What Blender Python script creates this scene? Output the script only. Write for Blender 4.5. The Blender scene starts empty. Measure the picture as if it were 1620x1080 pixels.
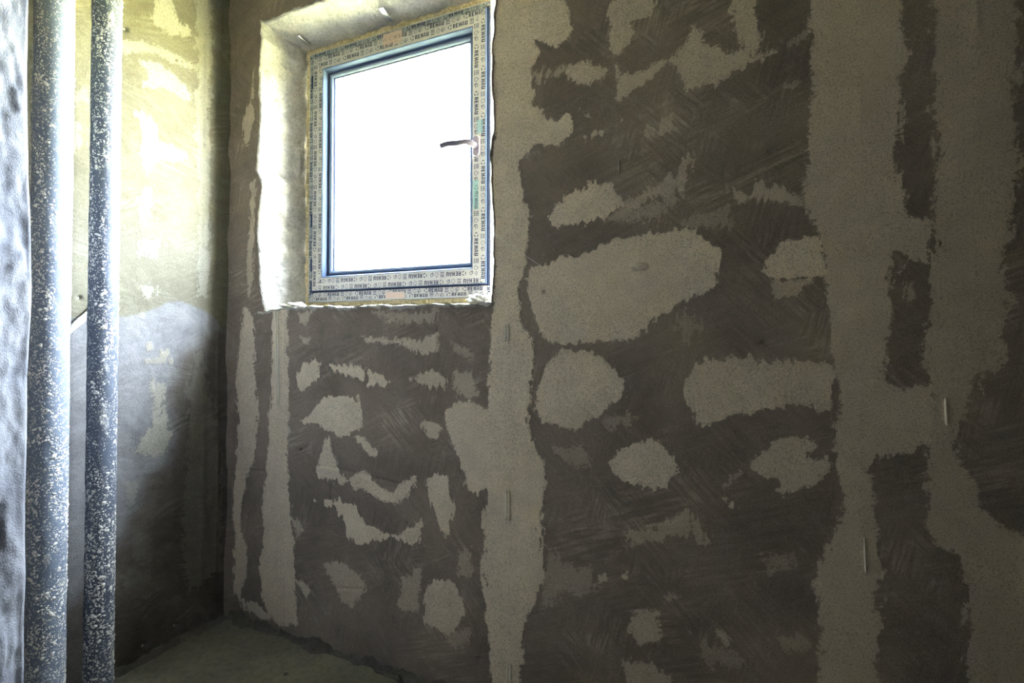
import bpy, bmesh, math, random
import numpy as np
from mathutils import Vector, Matrix

# ------------------------------------------------------------------ camera, sky, sun, exposure
C = bpy.context.scene.collection
scn = bpy.context.scene
S = 0.885
F = 850.0; YAW = math.radians(25.8); PIT = math.radians(1.0); VC = 526.0 - F * math.tan(PIT)
CAM = np.array([2.27, -1.67, 1.3]) * S
cd = bpy.data.cameras.new('camera'); cam = bpy.data.objects.new('camera', cd); C.objects.link(cam)
cam.location = CAM; cam.rotation_euler = (math.pi / 2 + PIT, 0, YAW)
cd.sensor_width = 36; cd.lens = 36 * F / 1620; cd.shift_y = -(540 - VC) / 1620; cd.clip_start = 0.01
scn.camera = cam

w = bpy.data.worlds.new('sky'); scn.world = w; w.use_nodes = True
bg = w.node_tree.nodes['Background']
bg.inputs[0].default_value = (0.80, 0.88, 1.0, 1); bg.inputs[1].default_value = 17.0   # bright overcast sky
sd_ = bpy.data.lights.new('sun', 'SUN'); sd_.energy = 75.0; sd_.angle = 0.02; sd_.color = (1, 0.95, 0.84)
sun = bpy.data.objects.new('sun', sd_); C.objects.link(sun); sun.rotation_euler = (math.radians(38), 0, math.radians(10))
pl_ = bpy.data.lights.new('sky_portal', 'AREA'); pl_.shape = 'RECTANGLE'; pl_.size = 1.1; pl_.size_y = 1.25
pl_.cycles.is_portal = True
por = bpy.data.objects.new('sky_portal', pl_); C.objects.link(por); por.location = (0.69, 0.30, 1.79); por.rotation_euler = (-math.pi / 2, 0, 0)
dl_ = bpy.data.lights.new('rear_fill', 'AREA'); dl_.shape = 'RECTANGLE'; dl_.size = 0.85; dl_.size_y = 2.0; dl_.energy = 0.3; dl_.color = (1.0, 0.93, 0.84)
dol = bpy.data.objects.new('rear_fill', dl_); C.objects.link(dol); dol.location = (0.95, -3.30, 1.25); dol.rotation_euler = (math.pi / 2, 0, 0)   # added fill light behind the camera, there to brighten the back wall
scn.view_settings.view_transform = 'Standard'; scn.view_settings.look = 'None'
scn.view_settings.gamma = 1; scn.view_settings.use_curve_mapping = False
scn.view_settings.exposure = 3.15
scn.cycles.max_bounces = 12; scn.cycles.diffuse_bounces = 8; scn.cycles.transparent_max_bounces = 12
scn.cycles.caustics_reflective = False; scn.cycles.caustics_refractive = False

# ------------------------------------------------------------------ geometry of the view (used to read sizes off the survey photo)
_f0 = np.array([-math.sin(YAW), math.cos(YAW), 0]); RT = np.array([math.cos(YAW), math.sin(YAW), 0]); _u0 = np.array([0, 0, 1.0])
FW = math.cos(PIT) * _f0 + math.sin(PIT) * _u0; UP = math.cos(PIT) * _u0 - math.sin(PIT) * _f0
def ray(u, v):
    u = np.asarray(u, float)[..., None]; v = np.asarray(v, float)[..., None]
    return FW + (u - 810) / F * RT + (VC - v) / F * UP
def on_y(u, v, y=0.0):
    d = ray(u, v); return CAM + d * ((y - CAM[1]) / d[..., 1])[..., None]
def on_x(u, v, x=0.0):
    d = ray(u, v); return CAM + d * ((x - CAM[0]) / d[..., 0])[..., None]
def on_z(u, v, z=0.0):
    d = ray(u, v); return CAM + d * ((z - CAM[2]) / d[..., 2])[..., None]

# ------------------------------------------------------------------ helpers
def vnoise(x, y, scale, seed):
    """smooth value noise in -1..1"""
    rng = np.random.RandomState(seed)
    g = rng.rand(256, 256) * 2 - 1
    X = x / scale; Y = y / scale
    xi = np.floor(X).astype(int); yi = np.floor(Y).astype(int)
    fx = X - xi; fy = Y - yi
    fx = fx * fx * (3 - 2 * fx); fy = fy * fy * (3 - 2 * fy)
    a = g[xi % 256, yi % 256]; b = g[(xi + 1) % 256, yi % 256]
    c = g[xi % 256, (yi + 1) % 256]; d = g[(xi + 1) % 256, (yi + 1) % 256]
    return (a * (1 - fx) + b * fx) * (1 - fy) + (c * (1 - fx) + d * fx) * fy
def fbm(x, y, scale, seed, n=3):
    r = 0; a = 1
    for k in range(n):
        r = r + a * vnoise(x, y, scale, seed + k); scale /= 2.1; a *= 0.55
    return r
def sstep(a, b, x):
    t = np.clip((x - a) / (b - a), 0, 1); return t * t * (3 - 2 * t)

def tag(o, label=None, cat=None, group=None, kind=None):
    if label: o['label'] = label
    if cat: o['category'] = cat
    if group: o['group'] = group
    if kind: o['kind'] = kind
    return o
def link(name, me, mat=None, parent=None, smooth=False):
    o = bpy.data.objects.new(name, me); C.objects.link(o)
    if mat is not None:
        for m in (mat if isinstance(mat, (list, tuple)) else [mat]): me.materials.append(m)
    if smooth:
        me.polygons.foreach_set('use_smooth', np.ones(len(me.polygons), bool))
    if parent is not None: o.parent = parent
    return o
def mesh_np(name, V, Q, attrs=None):
    me = bpy.data.meshes.new(name)
    V = np.asarray(V, np.float32); Q = np.asarray(Q, np.int32)
    me.vertices.add(len(V)); me.vertices.foreach_set('co', V.ravel())
    k = Q.shape[1]
    me.loops.add(Q.size); me.loops.foreach_set('vertex_index', Q.ravel())
    me.polygons.add(len(Q)); me.polygons.foreach_set('loop_start', np.arange(0, Q.size, k, dtype=np.int32))
    for n, a in (attrs or {}).items():
        me.attributes.new(n, 'FLOAT', 'POINT').data.foreach_set('value', np.asarray(a, np.float32))
    me.update(calc_edges=True); me.validate()
    return me
def grid_quads(n, m, flip=False):
    i, j = np.meshgrid(np.arange(n - 1), np.arange(m - 1), indexing='ij')
    a = i * m + j
    q = np.stack([a, a + m, a + m + 1, a + 1], -1).reshape(-1, 4)
    return q[:, ::-1] if flip else q
def from_bm(name, bm, mat, parent=None, smooth=False):
    me = bpy.data.meshes.new(name); bm.to_mesh(me); bm.free()
    return link(name, me, mat, parent, smooth)
def bm_box(bm, x0, x1, y0, y1, z0, z1):
    r = bmesh.ops.create_cube(bm, size=1.0)
    for v in r['verts']:
        v.co = Vector(((x0 + x1) / 2 + v.co.x * (x1 - x0), (y0 + y1) / 2 + v.co.y * (y1 - y0), (z0 + z1) / 2 + v.co.z * (z1 - z0)))
    return r['verts']
def empty(name, loc):
    o = bpy.data.objects.new(name, None); C.objects.link(o); o.location = loc; o.empty_display_size = 0.05
    return o
def local(o, parent):
    """keep a part built in world coordinates in place under a moved parent"""
    o.parent = parent; o.matrix_parent_inverse = Matrix.Translation(-parent.location)
    return o

# ------------------------------------------------------------------ materials
class NT:
    def __init__(s, name):
        s.m = bpy.data.materials.new(name); s.m.use_nodes = True; s.t = s.m.node_tree
        s.b = s.t.nodes['Principled BSDF']; s.out = s.t.nodes['Material Output']
    def n(s, typ, **kw):
        x = s.t.nodes.new(typ)
        for k, v in kw.items(): setattr(x, k, v)
        return x
    def l(s, a, b): s.t.links.new(a, b)
    def put(s, sock, v):
        if hasattr(v, 'is_output'): s.l(v, sock)
        else: sock.default_value = v
    def math(s, op, a, b=0.0, c=0.0):
        x = s.n('ShaderNodeMath', operation=op)
        s.put(x.inputs[0], a); s.put(x.inputs[1], b); s.put(x.inputs[2], c); return x.outputs[0]
    def pos(s): 
        return s.n('ShaderNodeNewGeometry').outputs['Position']
    def scaled(s, v, sc):
        x = s.n('ShaderNodeVectorMath', operation='MULTIPLY'); s.l(v, x.inputs[0]); x.inputs[1].default_value = sc; return x.outputs[0]
    def noise(s, vec, scale, det=3, rough=0.55):
        x = s.n('ShaderNodeTexNoise'); x.inputs['Scale'].default_value = scale; x.inputs['Detail'].default_value = det
        x.inputs['Roughness'].default_value = rough; s.l(vec, x.inputs['Vector']); return x.outputs['Fac']
    def ramp(s, v, a, b, ca=0.0, cb=1.0):
        x = s.n('ShaderNodeMapRange', interpolation_type='SMOOTHSTEP'); s.put(x.inputs[0], v)
        x.inputs[1].default_value = a; x.inputs[2].default_value = b; x.inputs[3].default_value = ca; x.inputs[4].default_value = cb
        return x.outputs[0]
    def mix(s, f, a, b):
        x = s.n('ShaderNodeMix', data_type='RGBA'); s.put(x.inputs[0], f)
        for k, v in ((6, a), (7, b)): s.put(x.inputs[k], v if hasattr(v, 'is_output') else (*v, 1))
        return x.outputs[2]
    def vmul(s, col, f):
        x = s.n('ShaderNodeVectorMath', operation='SCALE'); s.l(col, x.inputs[0]); s.put(x.inputs[3], f); return x.outputs[0]
    def attr(s, n): return s.n('ShaderNodeAttribute', attribute_name=n).outputs['Fac']
    def bump(s, h, strength=0.5, dist=0.002):
        x = s.n('ShaderNodeBump'); x.inputs['Strength'].default_value = strength; x.inputs['Distance'].default_value = dist
        s.l(h, x.inputs['Height']); s.l(x.outputs[0], s.b.inputs['Normal'])
    def fin(s, col, rough=0.9, spec=0.2):
        s.put(s.b.inputs['Base Color'], col if hasattr(col, 'is_output') else (*col, 1))
        s.put(s.b.inputs['Roughness'], rough); s.b.inputs['Specular IOR Level'].default_value = spec
        return s.m

def plaster(name, base, patch, low=None, low_shade=None):
    t = NT(name); p = t.pos()
    fine = t.noise(p, 480, 2, 0.7); grain = t.noise(p, 230, 3, 0.7); med = t.noise(p, 120, 4, 0.75); big = t.noise(p, 3.2, 4, 0.6); cl = t.noise(p, 16, 4, 0.65)
    def turned(ang):
        r = t.n('ShaderNodeVectorRotate', rotation_type='EULER_XYZ'); t.l(p, r.inputs['Vector']); r.inputs['Rotation'].default_value = (ang * .6, ang, 0); return r.outputs[0]
    def stro(ang): return t.noise(t.scaled(turned(ang), (11, 11, 120)), 1.0, 3, 0.6)          # float strokes
    def mixf(f, a, b): return t.math('ADD', t.math('MULTIPLY', a, t.math('SUBTRACT', 1.0, f)), t.math('MULTIPLY', b, f))
    wh = t.ramp(t.noise(p, 4.2, 2), .44, .56); wh2 = t.ramp(t.noise(p, 5.3, 2), .5, .6)
    stroke = mixf(wh2, mixf(wh, stro(.35), stro(-.75)), stro(1.25))
    e = t.attr('edge'); op = t.attr('op')
    f = t.ramp(t.math('ADD', e, t.math('ADD', t.math('MULTIPLY', t.math('SUBTRACT', med, 0.5), 1.5), t.math('MULTIPLY', t.math('SUBTRACT', stroke, .5), 0.9))), 0.38, 0.62)
    f = t.math('MULTIPLY', f, op)
    f2 = t.math('MULTIPLY', op, t.ramp(e, .05, .95))
    f = t.math('ADD', t.math('MULTIPLY', f, .88), t.math('MULTIPLY', f2, .12))
    var = t.math('ADD', t.ramp(big, 0.3, 0.7, 0.80, 1.20), t.math('ADD', t.ramp(cl, 0.3, 0.7, -0.10, 0.10), t.ramp(stroke, 0.3, 0.7, -0.09, 0.09)))
    cb = t.mix(t.ramp(cl, 0.35, 0.7), base, tuple(c * 0.82 for c in base))
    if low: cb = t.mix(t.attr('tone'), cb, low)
    if low_shade: cb = t.mix(t.attr('low_shade'), cb, low_shade)
    smear = t.math('MULTIPLY', t.ramp(t.noise(t.scaled(turned(.4), (2.2, 2.2, 5)), 1.6, 5, 0.7), .49, .70), t.ramp(stroke, .42, .62, .0, .25))
    cb = t.mix(smear, cb, patch)
    cb = t.vmul(t.vmul(cb, var), t.ramp(grain, .3, .7, .86, 1.14))
    cp = t.vmul(t.vmul(t.mix(t.ramp(big, 0.3, 0.7), patch, tuple(c * 0.9 for c in patch)), t.ramp(grain, 0.36, 0.50, 0.66, 1.04)), t.ramp(cl, 0.3, 0.7, 0.92, 1.06))
    col = t.mix(f, cb, cp)
    col = t.vmul(col, t.ramp(fine, 0.25, 0.75, 0.74, 1.25))
    t.bump(t.math('ADD', t.math('ADD', t.math('MULTIPLY', fine, 0.5), t.math('MULTIPLY', grain, 1.1)), t.math('MULTIPLY', f, 0.7)), 0.6, 0.0018)
    return t.fin(col, 0.92, 0.15)
M = {}
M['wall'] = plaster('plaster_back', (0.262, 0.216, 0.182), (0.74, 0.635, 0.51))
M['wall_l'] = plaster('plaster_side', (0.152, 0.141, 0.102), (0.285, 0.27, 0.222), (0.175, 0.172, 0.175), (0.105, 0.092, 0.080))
def rough_mat(name, c1, c2, s1=60, s2=6, b=0.6, dist=0.004, rough=0.95):
    t = NT(name); p = t.pos(); a = t.noise(p, s1, 4, 0.65); g = t.noise(p, s2, 4, 0.6); f = t.noise(p, 380, 2)
    col = t.mix(t.ramp(g, 0.3, 0.7), c1, c2)
    col = t.vmul(col, t.math('MULTIPLY', t.ramp(a, 0.3, 0.6, 0.82, 1.08), t.ramp(f, 0.25, 0.75, 0.86, 1.12)))
    t.bump(t.math('ADD', a, t.math('MULTIPLY', f, 0.4)), b, dist); return t.fin(col, rough, 0.15)
M['reveal'] = rough_mat('reveal_plaster', (0.56, 0.54, 0.49), (0.42, 0.40, 0.36), 90, 9, 0.8, 0.005)
M['chip'] = rough_mat('chipped_lime', (0.74, 0.72, 0.66), (0.6, 0.57, 0.5), 90, 20, 0.8, 0.004)
M['floor'] = rough_mat('floor_screed', (0.24, 0.225, 0.17), (0.18, 0.17, 0.13), 45, 4, 0.7, 0.004)
M['dark_mortar'] = rough_mat('floor_mortar', (0.10, 0.092, 0.08), (0.14, 0.13, 0.11), 60, 12, 0.8, 0.005)
M['ceil'] = rough_mat('ceiling_concrete', (0.30, 0.28, 0.245), (0.25, 0.235, 0.205), 40, 4)
M['room'] = rough_mat('room_plaster', (0.115, 0.103, 0.088), (0.09, 0.08, 0.07), 40, 4)
M['nib'] = rough_mat('nib_plaster', (0.20, 0.205, 0.222), (0.13, 0.135, 0.155), 22, 7, 0.4, 0.006)
M['grass'] = rough_mat('grass', (0.42, 0.40, 0.20), (0.36, 0.35, 0.16), 3, 0.3)
M['brick'] = rough_mat('outer_render', (0.5, 0.47, 0.42), (0.42, 0.4, 0.36))
t = NT('expanding_foam'); p = t.pos(); a = t.noise(p, 130, 3, .6)
M['foam'] = None
t.bump(a, 0.8, 0.005); M['foam'] = t.fin(t.mix(t.ramp(a, .3, .7), (0.50, 0.40, 0.22), (0.74, 0.64, 0.42)), 0.75, 0.3)
def plain(name, col, rough=0.4, spec=0.5, metal=0.0, n=0.06, ns=40):
    t = NT(name); a = t.noise(t.pos(), ns, 3)
    m = t.fin(t.mix(a, tuple(c * (1 - n) for c in col), tuple(min(1, c * (1 + n)) for c in col)), rough, spec)
    t.b.inputs['Metallic'].default_value = metal
    return m
M['pvc'] = plain('pvc_profile', (0.06, 0.085, 0.15), 0.65, 0.08)
M['frame_pvc'] = plain('pvc_frame', (0.60, 0.62, 0.66), 0.4)
M['bead'] = plain('pvc_bead', (0.12, 0.155, 0.23), 0.25)
M['film'] = plain('protective_film', (0.52, 0.505, 0.485), 0.38, 0.45, 0, 0.05, 18)
M['film_grey'] = plain('worn_film', (0.36, 0.39, 0.39), 0.5, 0.4, 0, 0.1, 25)
M['ink'] = plain('film_ink', (0.022, 0.03, 0.075), 0.6, 0.2)
M['ink_thin'] = plain('film_ink_thin', (0.10, 0.11, 0.16), 0.6, 0.2)
M['gasket'] = plain('black_gasket', (0.015, 0.02, 0.04), 0.9, 0.05)
M['pink'] = plain('pink_tape', (0.62, 0.47, 0.40), 0.6)
M['teal'] = plain('teal_tape', (0.34, 0.52, 0.52), 0.5)
M['metal'] = plain('zinc_strap', (0.62, 0.63, 0.66), 0.32, 0.5, 1.0, 0.1, 60)
M['handle'] = plain('handle_grey', (0.13, 0.115, 0.15), 0.6, 0.25, 0.0, 0.08, 60)
M['rosette'] = plain('handle_rosette', (0.27, 0.235, 0.26), 0.5, 0.3)
M['bead_metal'] = plain('bead_zinc', (0.86, 0.83, 0.76), 0.7, 0.2, 0.0, 0.06, 80)
M['thread'] = plain('thread', (0.8, 0.8, 0.78), 0.6)
M['splat'] = rough_mat('plaster_splatter', (0.60, 0.58, 0.53), (0.74, 0.72, 0.68), 200, 30, 0.4, 0.001)
M['hole'] = plain('hole_dark', (0.05, 0.042, 0.036), 0.9, 0.1)
t = NT('window_glass'); tr = t.n('ShaderNodeBsdfTransparent'); gl = t.n('ShaderNodeBsdfGlossy'); gl.inputs['Roughness'].default_value = 0.01
tr.inputs[0].default_value = (0.94, 0.96, 0.96, 1)
lw_ = t.n('ShaderNodeLayerWeight'); lw_.inputs[0].default_value = 0.5; mx = t.n('ShaderNodeMixShader')
t.l(t.math('ADD', t.math('MULTIPLY', t.math('POWER', lw_.outputs['Facing'], 5.0), 0.9), 0.04), mx.inputs[0]); t.l(tr.outputs[0], mx.inputs[1]); t.l(gl.outputs[0], mx.inputs[2]); t.l(mx.outputs[0], t.out.inputs[0]); M['glass'] = t.m
def pipe_mat(name, base, thr):
    t = NT(name); p = t.pos()
    vo = t.n('ShaderNodeTexVoronoi'); vo.inputs['Scale'].default_value = 210; 
    wv = t.n('ShaderNodeVectorMath', operation='ADD'); nz = t.n('ShaderNodeTexNoise'); nz.inputs['Scale'].default_value = 160; t.l(p, nz.inputs['Vector'])
    sc = t.n('ShaderNodeVectorMath', operation='SCALE'); t.l(nz.outputs['Color'], sc.inputs[0]); sc.inputs[3].default_value = 0.012
    t.l(p, wv.inputs[0]); t.l(sc.outputs[0], wv.inputs[1]); t.l(wv.outputs[0], vo.inputs['Vector'])
    dens = t.noise(p, 9, 4, 0.6)
    pick = t.n('ShaderNodeSeparateColor'); t.l(vo.outputs['Color'], pick.inputs[0])
    on = t.math('GREATER_THAN', t.math('ADD', pick.outputs[0], t.math('MULTIPLY', t.math('SUBTRACT', dens, .5), 1.2)), thr)
    spot = t.math('MULTIPLY', on, t.ramp(vo.outputs['Distance'], 0.30, 0.48, 1, 0))
    sm = t.ramp(t.noise(t.scaled(p, (1, 1, 0.45)), 12, 5, 0.7), 0.60, 0.72, 0, 0.7)
    f = t.math('MAXIMUM', spot, sm)
    t.bump(t.math('ADD', f, t.math('MULTIPLY', t.noise(p, 300, 2), .3)), 0.6, 0.002)
    return t.fin(t.mix(f, base, (0.62, 0.60, 0.55)), t.mix(f, (0.55,) * 3, (0.9,) * 3), 0.3)
M['pipe'] = pipe_mat('pipe_wrap', (0.15, 0.18, 0.23), 0.55)
M['pipe2'] = pipe_mat('pipe_wrap_dark', (0.085, 0.10, 0.13), 0.60)

# ------------------------------------------------------------------ window measures (metres)
R = 0.15 * S                                     # depth of the sash face behind the wall face
FX0, FX1, FZ0, FZ1 = 0.320 * S, 1.292 * S, 1.440 * S, 2.607 * S   # fixed frame
SX0, SX1, SZ0, SZ1 = 0.366 * S, 1.279 * S, 1.489 * S, 2.568 * S   # sash
EDGE_L = [(418, -30), (415, 35), (416, 60), (412, 120), (413, 200), (408, 270), (416, 292), (413, 330), (409, 362), (412, 420), (415, 465), (420, 488)]
OX0 = 0.216 * S; OX1 = 1.384 * S; OZ0 = 1.407 * S; OZ1 = 2.694 * S
WX1 = 2.62; HC = 2.72; YF = -3.4               # room size

# ------------------------------------------------------------------ wall coats: fields on a fine grid
def poly_sd(px, py, P):
    """signed distance to polygon, positive inside"""
    P = np.asarray(P); n = len(P); d = np.full(px.shape, 1e9); ins = np.zeros(px.shape, bool)
    for i in range(n):
        a = P[i]; b = P[(i + 1) % n]; e = b - a
        wx = px - a[0]; wy = py - a[1]
        tt = np.clip((wx * e[0] + wy * e[1]) / max(e @ e, 1e-12), 0, 1)
        d = np.minimum(d, (wx - tt * e[0]) ** 2 + (wy - tt * e[1]) ** 2)
        c = ((a[1] <= py) & (b[1] > py)) | ((b[1] <= py) & (a[1] > py))
        with np.errstate(divide='ignore', invalid='ignore'):
            xs = a[0] + (py - a[1]) / (b[1] - a[1]) * e[0]
        ins ^= c & (px < xs)
    return np.where(ins, 1, -1) * np.sqrt(d)

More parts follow.
